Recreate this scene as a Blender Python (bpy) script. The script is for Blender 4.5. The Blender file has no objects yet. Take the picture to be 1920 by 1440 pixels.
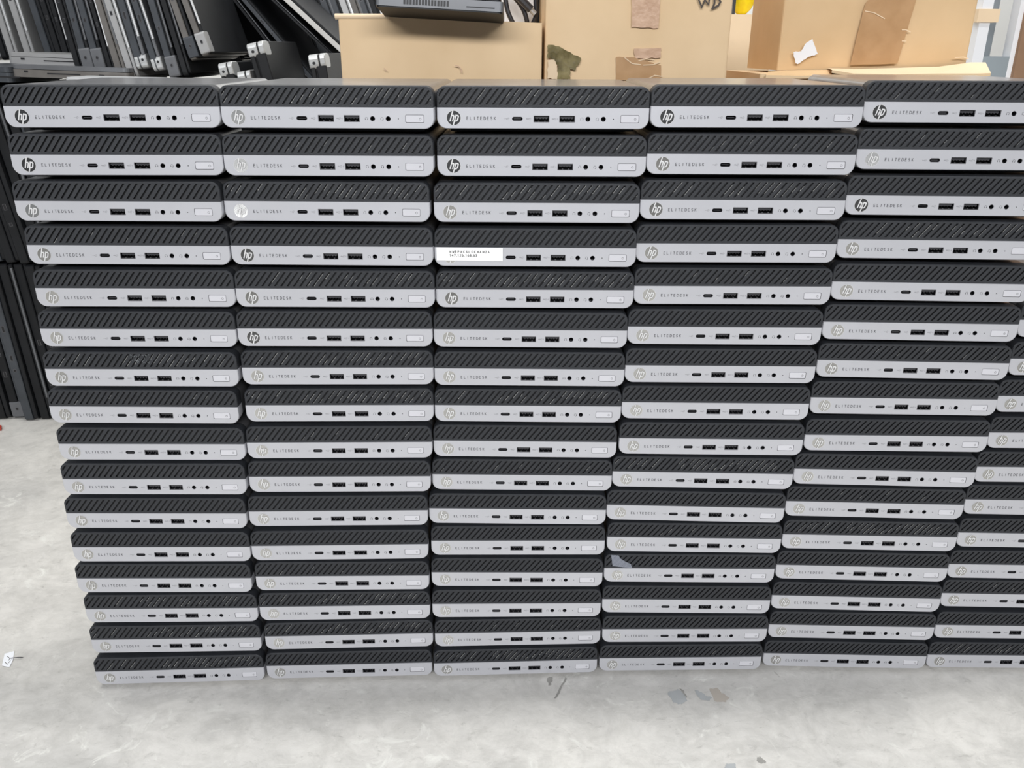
import bpy, bmesh, math, random
from mathutils import Vector, Matrix
from mathutils.geometry import tessellate_polygon

S = bpy.context.scene
COL = S.collection
PI = math.pi

# ------------------------------------------------------------------ camera
FPX = 1573.51                      # focal length in pixels of a 1920 wide frame
CAM = Vector((-0.002166, -0.723173, 0.630129))
TILT, YAW, ROLL = math.radians(21.867), math.radians(0.0133), math.radians(0.2171)
_cy, _sy, _ct, _st = math.cos(YAW), math.sin(YAW), math.cos(TILT), math.sin(TILT)
FWD = Vector((_sy*_ct, _cy*_ct, -_st))
_r = Vector((_cy, -_sy, 0)); _u = _r.cross(FWD)
RGT = _r*math.cos(ROLL) + _u*math.sin(ROLL)
UPV = _u*math.cos(ROLL) - _r*math.sin(ROLL)
cam_data = bpy.data.cameras.new('camera')
cam_data.sensor_width = 36.0
cam_data.lens = FPX/1920*36.0
cam_data.clip_start = 0.01
cam = bpy.data.objects.new('camera', cam_data); COL.objects.link(cam)
m = Matrix((RGT, UPV, -FWD)).transposed().to_4x4(); m.translation = CAM
cam.matrix_world = m
S.camera = cam

# ------------------------------------------------------------------ world, lamps, exposure
S.view_settings.view_transform = 'Standard'
S.view_settings.look = 'None'
S.view_settings.gamma = 1.0
S.view_settings.use_curve_mapping = False
S.view_settings.exposure = 0.0
w = bpy.data.worlds.new('world'); S.world = w; w.use_nodes = True
w.node_tree.nodes['Background'].inputs[0].default_value = (0.93, 0.96, 1.0, 1)
w.node_tree.nodes['Background'].inputs[1].default_value = 0.27

def area(name, loc, target, sx, sy, power, color=(1, 1, 1)):
    l = bpy.data.lights.new(name, 'AREA'); l.shape = 'RECTANGLE'; l.size = sx; l.size_y = sy
    l.energy = power; l.color = color
    o = bpy.data.objects.new(name, l); COL.objects.link(o); o.location = loc
    o.rotation_euler = (Vector(target)-Vector(loc)).to_track_quat('-Z', 'Y').to_euler()
    return o
area('area_lamp', (-0.1, -2.8, 1.9), (-0.1, 0.1, 0.3), 3.2, 0.35, 102, (0.97, 0.98, 1.0))
area('area_lamp', (-0.1, 0.22, 2.8), (-0.1, 0.0, 0.0), 2.6, 0.26, 50, (1.0, 1.0, 0.98))
area('area_lamp', (0.2, 1.1, 2.7), (0.2, 0.6, 0.0), 3.0, 0.3, 14, (1.0, 0.99, 0.97))
area('area_lamp', (0.3, 2.4, 2.7), (0.3, 3.3, 1.0), 3.4, 0.4, 60, (1.0, 0.99, 0.97))  # added to brighten the back wall that the case tops reflect

def at(px, py, Y=None, Z=None):
    d = RGT*(px-960) - UPV*(py-720) + FWD*FPX
    k = (Y-CAM.y)/d.y if Y is not None else (Z-CAM.z)/d.z
    return CAM + d*k

# ------------------------------------------------------------------ materials
def srgb(r, g, b):
    f = lambda c: (c/255/12.92) if c/255 <= 0.04045 else ((c/255+0.055)/1.055)**2.4
    return (f(r), f(g), f(b), 1)

def mat(name, col, rough=0.5, metal=0.0, var=0.0, scale=40.0, bump=0.0, bscale=200.0, col2=None, coat=0.0, spec=0.5):
    mt = bpy.data.materials.new(name); mt.use_nodes = True
    nt = mt.node_tree; b = nt.nodes['Principled BSDF']
    b.inputs['Base Color'].default_value = col
    b.inputs['Roughness'].default_value = rough
    b.inputs['Metallic'].default_value = metal
    b.inputs['Specular IOR Level'].default_value = spec
    if coat: b.inputs['Coat Weight'].default_value = coat; b.inputs['Coat Roughness'].default_value = 0.15
    tc = nt.nodes.new('ShaderNodeTexCoord')
    if var > 0:
        n = nt.nodes.new('ShaderNodeTexNoise'); n.inputs['Scale'].default_value = scale; n.inputs['Detail'].default_value = 6
        nt.links.new(tc.outputs['Object'], n.inputs['Vector'])
        r = nt.nodes.new('ShaderNodeValToRGB')
        r.color_ramp.elements[0].position = 0.3; r.color_ramp.elements[1].position = 0.7
        c2 = col2 or tuple(c*(1-var) for c in col[:3])+(1,)
        r.color_ramp.elements[0].color = c2; r.color_ramp.elements[1].color = col
        nt.links.new(n.outputs['Fac'], r.inputs[0]); nt.links.new(r.outputs[0], b.inputs['Base Color'])
    if bump > 0:
        n = nt.nodes.new('ShaderNodeTexNoise'); n.inputs['Scale'].default_value = bscale; n.inputs['Detail'].default_value = 4
        nt.links.new(tc.outputs['Object'], n.inputs['Vector'])
        bp = nt.nodes.new('ShaderNodeBump'); bp.inputs['Strength'].default_value = bump; bp.inputs['Distance'].default_value = 0.001
        nt.links.new(n.outputs['Fac'], bp.inputs['Height']); nt.links.new(bp.outputs[0], b.inputs['Normal'])
    return mt

M = {}
M['silver'] = mat('silver_paint', (0.575, 0.58, 0.615, 1), 0.42, 0.45, 0.05, 30)
M['button'] = mat('button_paint', (0.66, 0.66, 0.70, 1), 0.35, 0.25)
M['black'] = mat('vent_plastic', (0.023, 0.0255, 0.031, 1), 0.55, 0, 0.25, 90, 0.3, 900)
M['slot'] = mat('slot_shade_plastic', (0.007, 0.0075, 0.009, 1), 0.7)  # blacker than the vent plastic: recess shade put into the colour
M['case'] = mat('case_metal', (0.24, 0.24, 0.25, 1), 0.36, 0.6, 0.2, 60, 0.08, 700, coat=0.6)
M['hole'] = mat('hole_black', (0.006, 0.006, 0.008, 1), 0.5)
M['port'] = mat('port_metal', (0.16, 0.16, 0.17, 1), 0.35, 0.8)
M['tongue'] = mat('port_tongue', (0.03, 0.03, 0.035, 1), 0.4)
M['print'] = mat('grey_print', (0.09, 0.09, 0.10, 1), 0.6)
M['printlight'] = mat('faint_print', (0.30, 0.30, 0.32, 1), 0.6)
M['groove_shadow'] = mat('groove_shadow', (0.13, 0.13, 0.14, 1), 0.6)
M['logo'] = mat('logo_satin', (0.74, 0.74, 0.74, 1), 0.4, 0.3)
M['dust'] = mat('dust_lint', (0.34, 0.34, 0.33, 1), 0.95, 0, 0.3, 800)
M['smudge'] = mat('dust_smudge', (0.16, 0.17, 0.18, 1), 0.95, 0, 0.5, 500)
M['label'] = mat('white_label', (0.88, 0.88, 0.87, 1), 0.5)
M['ink'] = mat('black_ink', (0.02, 0.02, 0.02, 1), 0.6)
M['marker'] = mat('marker_ink', (0.06, 0.045, 0.035, 1), 0.6)
M['lapblack'] = mat('laptop_black', (0.010, 0.011, 0.013, 1), 0.50, 0, 0.4, 25, 0.05, 500, spec=0.3)
M['lapdark'] = mat('laptop_graphite', (0.055, 0.062, 0.072, 1), 0.42, 0.1, 0.35, 30, 0.05, 500)
M['lapbrown'] = mat('laptop_warm_grey', (0.15, 0.14, 0.13, 1), 0.5, 0.1, 0.3, 30)
M['lapgrey'] = mat('laptop_grey', (0.14, 0.145, 0.155, 1), 0.4, 0.2, 0.2, 30)
M['lapcap'] = mat('laptop_cap', (0.52, 0.53, 0.53, 1), 0.35, 0.4, 0.15, 60)
M['lappale'] = mat('laptop_pale', (0.62, 0.61, 0.58, 1), 0.45, 0.1, 0.1, 25)
M['lapsilver'] = mat('laptop_silver', (0.42, 0.42, 0.42, 1), 0.38, 0.4, 0.15, 25)
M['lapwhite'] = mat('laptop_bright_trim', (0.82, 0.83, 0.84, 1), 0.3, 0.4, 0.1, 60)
M['card'] = mat('cardboard', srgb(230, 202, 164), 0.85, 0, 0.10, 14, 0.25, 60, col2=srgb(221, 192, 153), spec=0.2)
M['cardpale'] = mat('pale_cardboard', srgb(232, 208, 176), 0.85, 0, 0.08, 14, 0.2, 60, spec=0.2)
M['cardbrown'] = mat('brown_cardboard', srgb(220, 190, 150), 0.85, 0, 0.12, 12, 0.25, 50, col2=srgb(208, 177, 136), spec=0.2)
M['tape'] = mat('brown_tape', srgb(190, 152, 112), 0.28, 0, 0.14, 60, 0.4, 70, col2=srgb(178, 140, 100))
M['tapegrey'] = mat('worn_tape', srgb(212, 178, 150), 0.35, 0, 0.3, 120, 0.8, 120, col2=srgb(192, 156, 128))
M['tapeolive'] = mat('olive_tape', srgb(150, 138, 98), 0.12, 0, 0.5, 90, 1.0, 90, col2=srgb(88, 78, 46), coat=0.6)
M['yellow'] = mat('yellow_plastic', srgb(246, 226, 20), 0.4, 0, 0.2, 60, col2=srgb(236, 200, 10))
M['white'] = mat('white_plastic', srgb(236, 238, 242), 0.4)
M['whitepaint'] = mat('white_paint', srgb(232, 234, 238), 0.45, 0, 0.04, 10)
M['steelgrey'] = mat('grey_panel', srgb(150, 160, 166), 0.4, 0, 0.15, 8)
M['pine'] = mat('brown_board', srgb(150, 118, 92), 0.7, 0, 0.2, 12)
M['cable'] = mat('black_cable', (0.02, 0.02, 0.025, 1), 0.4)
M['film'] = mat('clear_film', (0.62, 0.66, 0.78, 1), 0.15)
M['film'].node_tree.nodes['Principled BSDF'].inputs['Alpha'].default_value = 0.32
M['wall'] = mat('wall_paint', srgb(225, 225, 222), 0.8, 0, 0.04, 2)
M['wallreflector'] = mat('reflector_dark', (0.10, 0.105, 0.12, 1), 0.8, 0, 0.3, 1.2)
M['red'] = mat('red_plastic', srgb(170, 60, 45), 0.5)

# mirror-like badge: shading normal bent per badge to steer its reflection ("normal_tilt")
bm_ = bpy.data.materials.new('badge_chrome'); bm_.use_nodes = True
nt = bm_.node_tree; b = nt.nodes['Principled BSDF']
b.inputs['Base Color'].default_value = (0.50, 0.50, 0.49, 1); b.inputs['Metallic'].default_value = 1.0; b.inputs['Roughness'].default_value = 0.16
a_ = nt.nodes.new('ShaderNodeAttribute'); a_.attribute_type = 'OBJECT'; a_.attribute_name = 'normal_tilt'
cx_ = nt.nodes.new('ShaderNodeCombineXYZ'); nt.links.new(a_.outputs['Fac'], cx_.inputs['Z'])
ge_ = nt.nodes.new('ShaderNodeNewGeometry')
ad_ = nt.nodes.new('ShaderNodeVectorMath'); ad_.operation = 'ADD'
nt.links.new(ge_.outputs['Normal'], ad_.inputs[0]); nt.links.new(cx_.outputs[0], ad_.inputs[1])
no_ = nt.nodes.new('ShaderNodeVectorMath'); no_.operation = 'NORMALIZE'; nt.links.new(ad_.outputs[0], no_.inputs[0])
nt.links.new(no_.outputs[0], b.inputs['Normal'])
M['badge'] = bm_

# concrete floor
fm = bpy.data.materials.new('concrete'); fm.use_nodes = True
nt = fm.node_tree; b = nt.nodes['Principled BSDF']; b.inputs['Roughness'].default_value = 0.42
tc = nt.nodes.new('ShaderNodeTexCoord')
def noise(scale, detail=8, rough=0.6, dist=0.0, sx=1, sy=1):
    mp = nt.nodes.new('ShaderNodeMapping'); mp.inputs['Scale'].default_value = (sx, sy, 1)
    nt.links.new(tc.outputs['Object'], mp.inputs['Vector'])
    n = nt.nodes.new('ShaderNodeTexNoise'); n.inputs['Scale'].default_value = scale; n.inputs['Detail'].default_value = detail
    n.inputs['Roughness'].default_value = rough; n.inputs['Distortion'].default_value = dist
    nt.links.new(mp.outputs[0], n.inputs['Vector']); return n
def ramp(src, p0, c0, p1, c1):
    r = nt.nodes.new('ShaderNodeValToRGB'); e = r.color_ramp.elements
    e[0].position, e[1].position = p0, p1; e[0].color, e[1].color = c0, c1
    nt.links.new(src, r.inputs[0]); return r
def mix(fac, a, c, mode='MIX', f=1.0):
    x = nt.nodes.new('ShaderNodeMix'); x.data_type = 'RGBA'; x.blend_type = mode
    if fac is None: x.inputs[0].default_value = f
    else: nt.links.new(fac, x.inputs[0])
    nt.links.new(a, x.inputs[6])
    if isinstance(c, tuple): x.inputs[7].default_value = c
    else: nt.links.new(c, x.inputs[7])
    return x.outputs[2]
base = ramp(noise(3.2, 8, 0.6, 0.4).outputs['Fac'], 0.33, srgb(196, 194, 190), 0.68, srgb(222, 219, 213)).outputs[0]
mid = ramp(noise(14, 10, 0.68, 1.2).outputs['Fac'], 0.30, (0.74, 0.74, 0.74, 1), 0.56, (1, 1, 1, 1)).outputs[0]
fine = ramp(noise(60, 8, 0.7, 0.8, 1, 1.6).outputs['Fac'], 0.28, (0.55, 0.55, 0.54, 1), 0.42, (1, 1, 1, 1)).outputs[0]
c = mix(None, base, mid, 'MULTIPLY', 0.75)
c = mix(None, c, fine, 'MULTIPLY', 0.6)
mott = ramp(noise(42, 10, 0.75, 0.6, 1.0, 1.3).outputs['Fac'], 0.34, (0.80, 0.80, 0.79, 1), 0.60, (1.04, 1.04, 1.04, 1)).outputs[0]
c = mix(None, c, mott, 'MULTIPLY', 0.65)
blotch = ramp(noise(7, 9, 0.7, 1.0, 1.0, 1.8).outputs['Fac'], 0.30, (0.80, 0.80, 0.80, 1), 0.46, (1, 1, 1, 1)).outputs[0]
c = mix(None, c, blotch, 'MULTIPLY', 0.8)
light = ramp(noise(26, 8, 0.65, 1.5).outputs['Fac'], 0.60, (0, 0, 0, 1), 0.72, (1, 1, 1, 1)).outputs[0]
c = mix(light, c, srgb(222, 221, 215))
scr = ramp(noise(9, 10, 0.75, 3.0, 1.0, 3.5).outputs['Fac'], 0.27, (0.62, 0.62, 0.61, 1), 0.34, (1, 1, 1, 1)).outputs[0]
c = mix(None, c, scr, 'MULTIPLY', 0.6)
nt.links.new(c, b.inputs['Base Color'])
bp = nt.nodes.new('ShaderNodeBump'); bp.inputs['Strength'].default_value = 0.35; bp.inputs['Distance'].default_value = 0.002
nt.links.new(noise(30, 10, 0.7, 0.5).outputs['Fac'], bp.inputs['Height']); nt.links.new(bp.outputs[0], b.inputs['Normal'])
M['floor'] = fm

# ------------------------------------------------------------------ mesh helpers
def link(name, me, parent=None):
    o = bpy.data.objects.new(name, me); COL.objects.link(o)
    if parent is not None: o.parent = parent
    return o
def tag(o, label=None, cat=None, group=None, kind=None):
    if label: o['label'] = label
    if cat: o['category'] = cat
    if group: o['group'] = group
    if kind: o['kind'] = kind
    return o
def thing(name, label, cat, loc=(0, 0, 0), rot=(0, 0, 0), group=None):
    o = bpy.data.objects.new(name, None); COL.objects.link(o); o.empty_display_size = 0.02
    o.location = loc; o.rotation_euler = rot
    return tag(o, label, cat, group)

class MB:
    def __init__(s): s.v = []; s.f = []; s.m = []; s.mats = []
    def mi(s, mt):
        if mt not in s.mats: s.mats.append(mt)
        return s.mats.index(mt)
    def poly(s, pts, mt):
        n = len(s.v); s.v += [tuple(p) for p in pts]; s.f.append(tuple(range(n, n+len(pts)))); s.m.append(s.mi(mt))
    def holed(s, outer, holes, mp, mt):
        """flat face with holes; loops are 2-D, mp maps (a, b) to 3-D"""
        loops = [[Vector((a, c, 0)) for a, c in outer]]+[[Vector((a, c, 0)) for a, c in h] for h in holes]
        tris = tessellate_polygon(loops); flat = [p for l in loops for p in l]
        n = len(s.v); s.v += [tuple(mp(p.x, p.y)) for p in flat]; k = s.mi(mt)
        for t in tris: s.f.append(tuple(n+i for i in t)); s.m.append(k)
    def wall(s, loop, mp0, mp1, mt, flip=False):
        n = len(loop)
        for i in range(n):
            a, c = loop[i], loop[(i+1) % n]
            q = [mp0(*a), mp0(*c), mp1(*c), mp1(*a)]
            s.poly(q[::-1] if flip else q, mt)
    def box(s, x0, x1, y0, y1, z0, z1, mt):
        P = [(x0,y0,z0),(x1,y0,z0),(x1,y1,z0),(x0,y1,z0),(x0,y0,z1),(x1,y0,z1),(x1,y1,z1),(x0,y1,z1)]
        for f in ((0,1,5,4),(1,2,6,5),(2,3,7,6),(3,0,4,7),(4,5,6,7),(3,2,1,0)): s.poly([P[i] for i in f], mt)
    def prism(s, loop, mp, d0, d1, mt):
        """loop extruded from depth d0 to d1; mp(a, b, d)"""
        s.holed(loop, [], lambda a, c: mp(a, c, d0), mt); s.holed(loop, [], lambda a, c: mp(a, c, d1), mt)
        s.wall(loop, lambda a, c: mp(a, c, d0), lambda a, c: mp(a, c, d1), mt)
    def mesh(s, name, weld=True):
        me = bpy.data.meshes.new(name); me.from_pydata(s.v, [], s.f)
        for mt in s.mats: me.materials.append(M[mt])
        me.polygons.foreach_set('material_index', s.m)
        if weld:
            bm = bmesh.new(); bm.from_mesh(me); bmesh.ops.remove_doubles(bm, verts=bm.verts, dist=1e-6)
            bmesh.ops.recalc_face_normals(bm, faces=bm.faces); bm.to_mesh(me); bm.free()
        me.update(); return me

def rrect(x0, x1, z0, z1, r, n=6):
    """rounded rectangle loop; r = (bottom-left, bottom-right, top-right, top-left) radii"""
    if not isinstance(r, tuple): r = (r,)*4
    out = []
    for (cx, cz, sx, sz, rr, a0) in ((x0, z0, 1, 1, r[0], PI), (x1, z0, -1, 1, r[1], 1.5*PI), (x1, z1, -1, -1, r[2], 0), (x0, z1, 1, -1, r[3], 0.5*PI)):
        if rr <= 0: out.append((cx, cz)); continue
        for k in range(n+1):
            a = a0+k/n*PI/2
            out.append((cx+sx*rr+rr*math.cos(a), cz+sz*rr+rr*math.sin(a)))
    return out
def circ(x, z, r, n=16, ph=0.0): return [(x+r*math.cos(ph+2*PI*k/n), z+r*math.sin(ph+2*PI*k/n)) for k in range(n)]
def clip(poly, region):
    """Sutherland-Hodgman, region is a convex counter-clockwise loop"""
    out = poly
    for i in range(len(region)):
        a, c = region[i], region[(i+1) % len(region)]
        ins = lambda p: (c[0]-a[0])*(p[1]-a[1])-(c[1]-a[1])*(p[0]-a[0]) >= 0
        res = []
        for j in range(len(out)):
            p, q = out[j], out[(j+1) % len(out)]
            ip, iq = ins(p), ins(q)
            if ip: res.append(p)
            if ip != iq:
                d = ((c[0]-a[0])*(p[1]-a[1])-(c[1]-a[1])*(p[0]-a[0]), (c[0]-a[0])*(q[1]-a[1])-(c[1]-a[1])*(q[0]-a[0]))
                t = d[0]/(d[0]-d[1]); res.append((p[0]+t*(q[0]-p[0]), p[1]+t*(q[1]-p[1])))
        out = res
        if len(out) < 3: return []
    return out
def stroke(pts, wd):
    """list of quads (2-D) along a polyline, mitred where the line bends so that they do not overlap"""
    n = len(pts); closed = n > 3 and math.hypot(pts[0][0]-pts[-1][0], pts[0][1]-pts[-1][1]) < 1e-7
    D = []
    for (x0, z0), (x1, z1) in zip(pts[:-1], pts[1:]):
        l = math.hypot(x1-x0, z1-z0) or 1e-9; D.append(((x1-x0)/l, (z1-z0)/l))
    L = []
    for i in range(n):
        a = D[i-1] if (i > 0 or closed) else D[0]; b = D[i] if i < n-1 else (D[0] if closed else D[-1])
        if i == 0 and closed: a = D[-1]
        tx, tz = a[0]+b[0], a[1]+b[1]; l = math.hypot(tx, tz)
        if l < 0.5: tx, tz, k = b[0], b[1], 1.0
        else: tx, tz = tx/l, tz/l; k = min(1.8, 1.0/max(0.3, tx*b[0]+tz*b[1]))
        L.append((-tz*wd/2*k, tx*wd/2*k))
    qs = []
    for i in range(n-1):
        (x0, z0), (x1, z1) = pts[i], pts[i+1]
        e0 = wd*0.25 if (i == 0 and not closed) else 0; e1 = wd*0.25 if (i == n-2 and not closed) else 0
        x0 -= D[i][0]*e0; z0 -= D[i][1]*e0; x1 += D[i][0]*e1; z1 += D[i][1]*e1
        qs.append([(x0+L[i][0], z0+L[i][1]), (x0-L[i][0], z0-L[i][1]), (x1-L[i+1][0], z1-L[i+1][1]), (x1+L[i+1][0], z1+L[i+1][1])])
    return qs
def arc(cx, cz, r, a0, a1, n=8, sq=1.0): return [(cx+r*math.cos(math.radians(a0+(a1-a0)*k/n)), cz+sq*r*math.sin(math.radians(a0+(a1-a0)*k/n))) for k in range(n+1)]

# stroke alphabet on a unit cell (width .62, height 1)
GL = {'E': [[(.5,0),(0,0),(0,1),(.5,1)],[(0,.5),(.45,.5)]], 'L': [[(0,1),(0,0),(.5,0)]], 'I': [[(.27,0),(.27,1)]], 'T': [[(0,1),(.6,1)],[(.3,1),(.3,0)]],
      'D': [[(0,0),(0,1),(.25,1)]+arc(.22,.5,.5,90,-90,8)[1:]+[(0,0)]], 'K': [[(0,0),(0,1)],[(.5,1),(0,.45)],[(.15,.58),(.52,0)]],
      'S': [arc(.28,.75,.25,30,270,8)+arc(.28,.25,.25,90,-150,8)],
      'M': [[(0,0),(0,1),(.33,.25),(.66,1),(.66,0)]], 'W': [[(0,1),(.2,0),(.4,.9),(.6,0),(.8,1)]], 'R': [[(0,0),(0,1),(.3,1)]+arc(.3,.76,.24,90,-90,6)+[(0,.52)],[(.28,.52),(.55,0)]],
      'P': [[(0,0),(0,1),(.3,1)]+arc(.3,.74,.26,90,-90,6)+[(0,.48)]], 'A': [[(0,0),(.3,1),(.6,0)],[(.12,.36),(.48,.36)]],
      'C': [arc(.36,.5,.36,50,310,10,1.38)], 'O': [arc(.36,.5,.36,0,360,14,1.38)], '2': [arc(.28,.72,.27,160,-20,8)+[(0,0),(.56,0)]],
      '1': [[(.1,.78),(.3,1),(.3,0)]], '4': [[(.42,0),(.42,1),(0,.3),(.58,.3)]], '7': [[(0,1),(.55,1),(.2,0)]],
      '6': [arc(.28,.3,.28,0,360,12)+[],[(.02,.36),(.12,.75),(.4,1)]], '8': [arc(.28,.26,.26,0,360,12),arc(.28,.75,.22,0,360,12)],
      '3': [arc(.25,.74,.25,150,-80,8)+arc(.25,.26,.27,80,-150,8)], '.': [[(.1,0),(.1,.1)]]}
def write(mb, text, x, z, h, step, wd, mp, mt):
    k = 0
    for ch in text:
        for pl in GL.get(ch, []):
            k = (k+1) % 3
            for q in stroke([(x+px*h, z+pz*h) for px, pz in pl], wd): mb.poly([(lambda v: (v[0], v[1]-k*8e-6, v[2]))(mp(*p)) for p in q], mt)
        x += step if ch != '.' else step*0.55
    return x

# ------------------------------------------------------------------ the room
def plane_obj(name, pts, mt):
    mb = MB(); mb.poly(pts, mt); o = link(name, mb.mesh(name)); tag(o, kind='structure'); return o
mb = MB(); mb.box(-4, 5, -3.2, 3.4, -0.12, 0.0, 'floor'); tag(link('floor', mb.mesh('floor')), kind='structure')
mb = MB(); mb.box(-4, 5, 3.4, 3.5, 0.0, 3.1, 'wall'); tag(link('wall_back', mb.mesh('wall_back')), kind='structure')
mb = MB(); mb.box(-4, 5, -3.3, -3.2, 0.0, 2.0, 'wallreflector'); tag(link('wall_reflector', mb.mesh('wall_reflector')), kind='structure')  # unseen dark wall added behind the camera for the badges to reflect

# ------------------------------------------------------------------ mini desktop computer, one mesh per part
UW, SH, VH, PITCH, FOOT = 0.175, 0.016797, 0.0165, 0.037634, 0.004
F3 = lambda y: (lambda a, c: (a, y, c+FOOT))
HX = UW/2
def X(mm): return -HX+mm/1000.0          # millimetres from the left end of the front
PZ = 0.0080                              # height of the row of ports

ports = {'c': (rrect(X(62.0), X(70.8), PZ-0.0016, PZ+0.0016, 0.00158)), 'a1': rrect(X(79.8), X(92.8), PZ-0.0028, PZ+0.0026, 0.0003, 2),
         'a2': rrect(X(101.0), X(114.0), PZ-0.0028, PZ+0.0026, 0.0003, 2), 'j1': circ(X(124.6), PZ-0.0001, 0.00205), 'j2': circ(X(137.4), PZ-0.0001, 0.00205),
         'led': circ(X(145.7), PZ-0.0001, 0.00045, 8), 'btn': rrect(X(151.4), X(166.9), PZ-0.0031, PZ+0.0032, 0.0011, 4)}

def bezel_mesh():
    mb = MB()
    outer = rrect(-HX, HX, 0, SH, (0.0082, 0.0082, 0.0002, 0.0002), 8)
    inner = rrect(-HX+0.0005, HX-0.0005, 0.0005, SH-0.0002, (0.0078, 0.0078, 0.0002, 0.0002), 8)
    mb.holed(inner, list(ports.values()), F3(0.0), 'silver')
    for a, c, q, r in zip(inner, inner[1:]+inner[:1], outer, outer[1:]+outer[:1]):
        mb.poly([F3(0)(*a), F3(0)(*c), F3(0.0006)(*r), F3(0.0006)(*q)], 'silver')
    mb.wall(outer, F3(0.0006), F3(0.012), 'silver')
    for k, l in ports.items(): mb.wall(l, F3(0), F3(0.0009 if k != 'btn' else 0.0008), 'silver' if k != 'btn' else 'groove_shadow')
    mb.poly([F3(0.0120)(*p) for p in outer], 'slot')
    return mb.mesh('front_bezel')

OPEN = rrect(-HX+0.0021, HX-0.0021, SH+0.0022, SH+VH-0.0019, (0.0006, 0.0006, 0.0050, 0.0050), 6)
def slot_list():
    res = []; h = VH; dx = 0.0098/0.0124
    x = -HX-0.012
    while x < HX+0.004:
        w_ = 0.0019
        p = [(x, SH), (x+w_, SH), (x+w_+dx*h, SH+h), (x+dx*h, SH+h)]
        c = clip(p, OPEN)
        # drop slivers
        if len(c) >= 3:
            ar = abs(sum(c[i][0]*c[(i+1) % len(c)][1]-c[(i+1) % len(c)][0]*c[i][1] for i in range(len(c))))/2
            if ar > 4e-6:
                k = [c[0]]
                for q in c[1:]:
                    if math.hypot(q[0]-k[-1][0], q[1]-k[-1][1]) > 1e-5: k.append(q)
                if math.hypot(k[0][0]-k[-1][0], k[0][1]-k[-1][1]) < 1e-5: k.pop()
                res.append(k)
        x += 0.00556
    return res
SLOTS = slot_list()

def grille_mesh(level=0, seed=0):
    mb = MB(); rnd = random.Random(seed)
    outer = rrect(-HX, HX, SH, SH+VH, (0.0002, 0.0002, 0.0072, 0.0072), 8)
    inner = rrect(-HX+0.0005, HX-0.0005, SH+0.0002, SH+VH-0.0005, (0.0002, 0.0002, 0.0068, 0.0068), 8)
    Y0 = 0.0003
    mb.holed(inner, SLOTS, F3(Y0), 'black')
    for a, c, q, r in zip(inner, inner[1:]+inner[:1], outer, outer[1:]+outer[:1]):
        mb.poly([F3(Y0)(*a), F3(Y0)(*c), F3(Y0+0.0006)(*r), F3(Y0+0.0006)(*q)], 'black')
    mb.wall(outer, F3(Y0+0.0006), F3(0.012), 'black')
    for sl in SLOTS: mb.wall(sl, F3(Y0), F3(Y0+0.0019), 'slot')
    mb.poly([F3(Y0+0.0019)(*p) for p in rrect(-HX+0.001, HX-0.001, SH+0.001, SH+VH-0.001, (0.0005, 0.0005, 0.006, 0.006), 4)], 'slot')
    if level:
        dx = 0.0098/0.0124
        for sl in SLOTS:
            x0 = min(p[0] for p in sl); z0, z1 = min(p[1] for p in sl), max(p[1] for p in sl)
            xr = [p for p in sl if p[1] < z0+0.0003]; xb = max(p[0] for p in xr)
            t = (xb+HX)/UW
            pr = (0.25, 0.75, 0.95)[level-1]*(1.0 if 0.32 < t < 0.9 else 0.35)
            if rnd.random() > pr: continue
            s0 = rnd.random()*0.6; s1 = min(1, s0+rnd.uniform(0.2, 0.9 if level > 1 else 0.35))
            n = 5; pts = []
            for k in range(n+1):
                s = s0+(s1-s0)*k/n; z = z0+(z1-z0)*s
                pts.append((xb+dx*(z-z0)+rnd.gauss(0, 0.00007)-0.0002, z))
            pts = [p for p in pts if p[0] < HX-0.002]
            wd = rnd.uniform(0.00018, 0.00036)*(0.8 if level == 1 else 1)
            for q in stroke(pts, wd): mb.poly([F3(Y0-0.00012)(*p) for p in q], 'dust')
            if rnd.random() < 0.3*level and len(pts) > 1:
                mb.poly([F3(Y0-0.0001)(*p) for p in circ(pts[0][0], pts[0][1], rnd.uniform(0.0002, 0.0005), 6)], 'dust')
    return mb.mesh('vent_grille')

def case_mesh():
    mb = MB()
    lp = rrect(-HX+0.0006, HX-0.0006, 0.0006, SH+VH-0.0002, (0.0075, 0.0075, 0.0066, 0.0066), 8)
    mb.holed(lp, [], F3(0.0118), 'case'); mb.wall(lp, F3(0.0118), F3(0.173), 'case')
    lp2 = rrect(-HX+0.002, HX-0.002, 0.0014, SH+VH-0.001, (0.007, 0.007, 0.006, 0.006), 8)
    for a, c, q, r in zip(lp, lp[1:]+lp[:1], lp2, lp2[1:]+lp2[:1]): mb.poly([F3(0.173)(*a), F3(0.173)(*c), F3(0.1745)(*r), F3(0.1745)(*q)], 'case')
    mb.holed(lp2, [], F3(0.1745), 'case')
    mb.box(-HX+0.010, HX-0.010, 0.016, 0.165, 0.0008, FOOT+0.002, 'slot')  # dark block added under the case to stop light through the gap
    for fx in (-0.066, 0.066):
        for fy in (0.028, 0.150):
            fo = circ(fx, fy, 0.007, 12)
            mb.prism(fo, lambda a, c, d: (a, c, d), 0.0, FOOT+0.001, 'slot')
    return mb.mesh('case')

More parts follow.
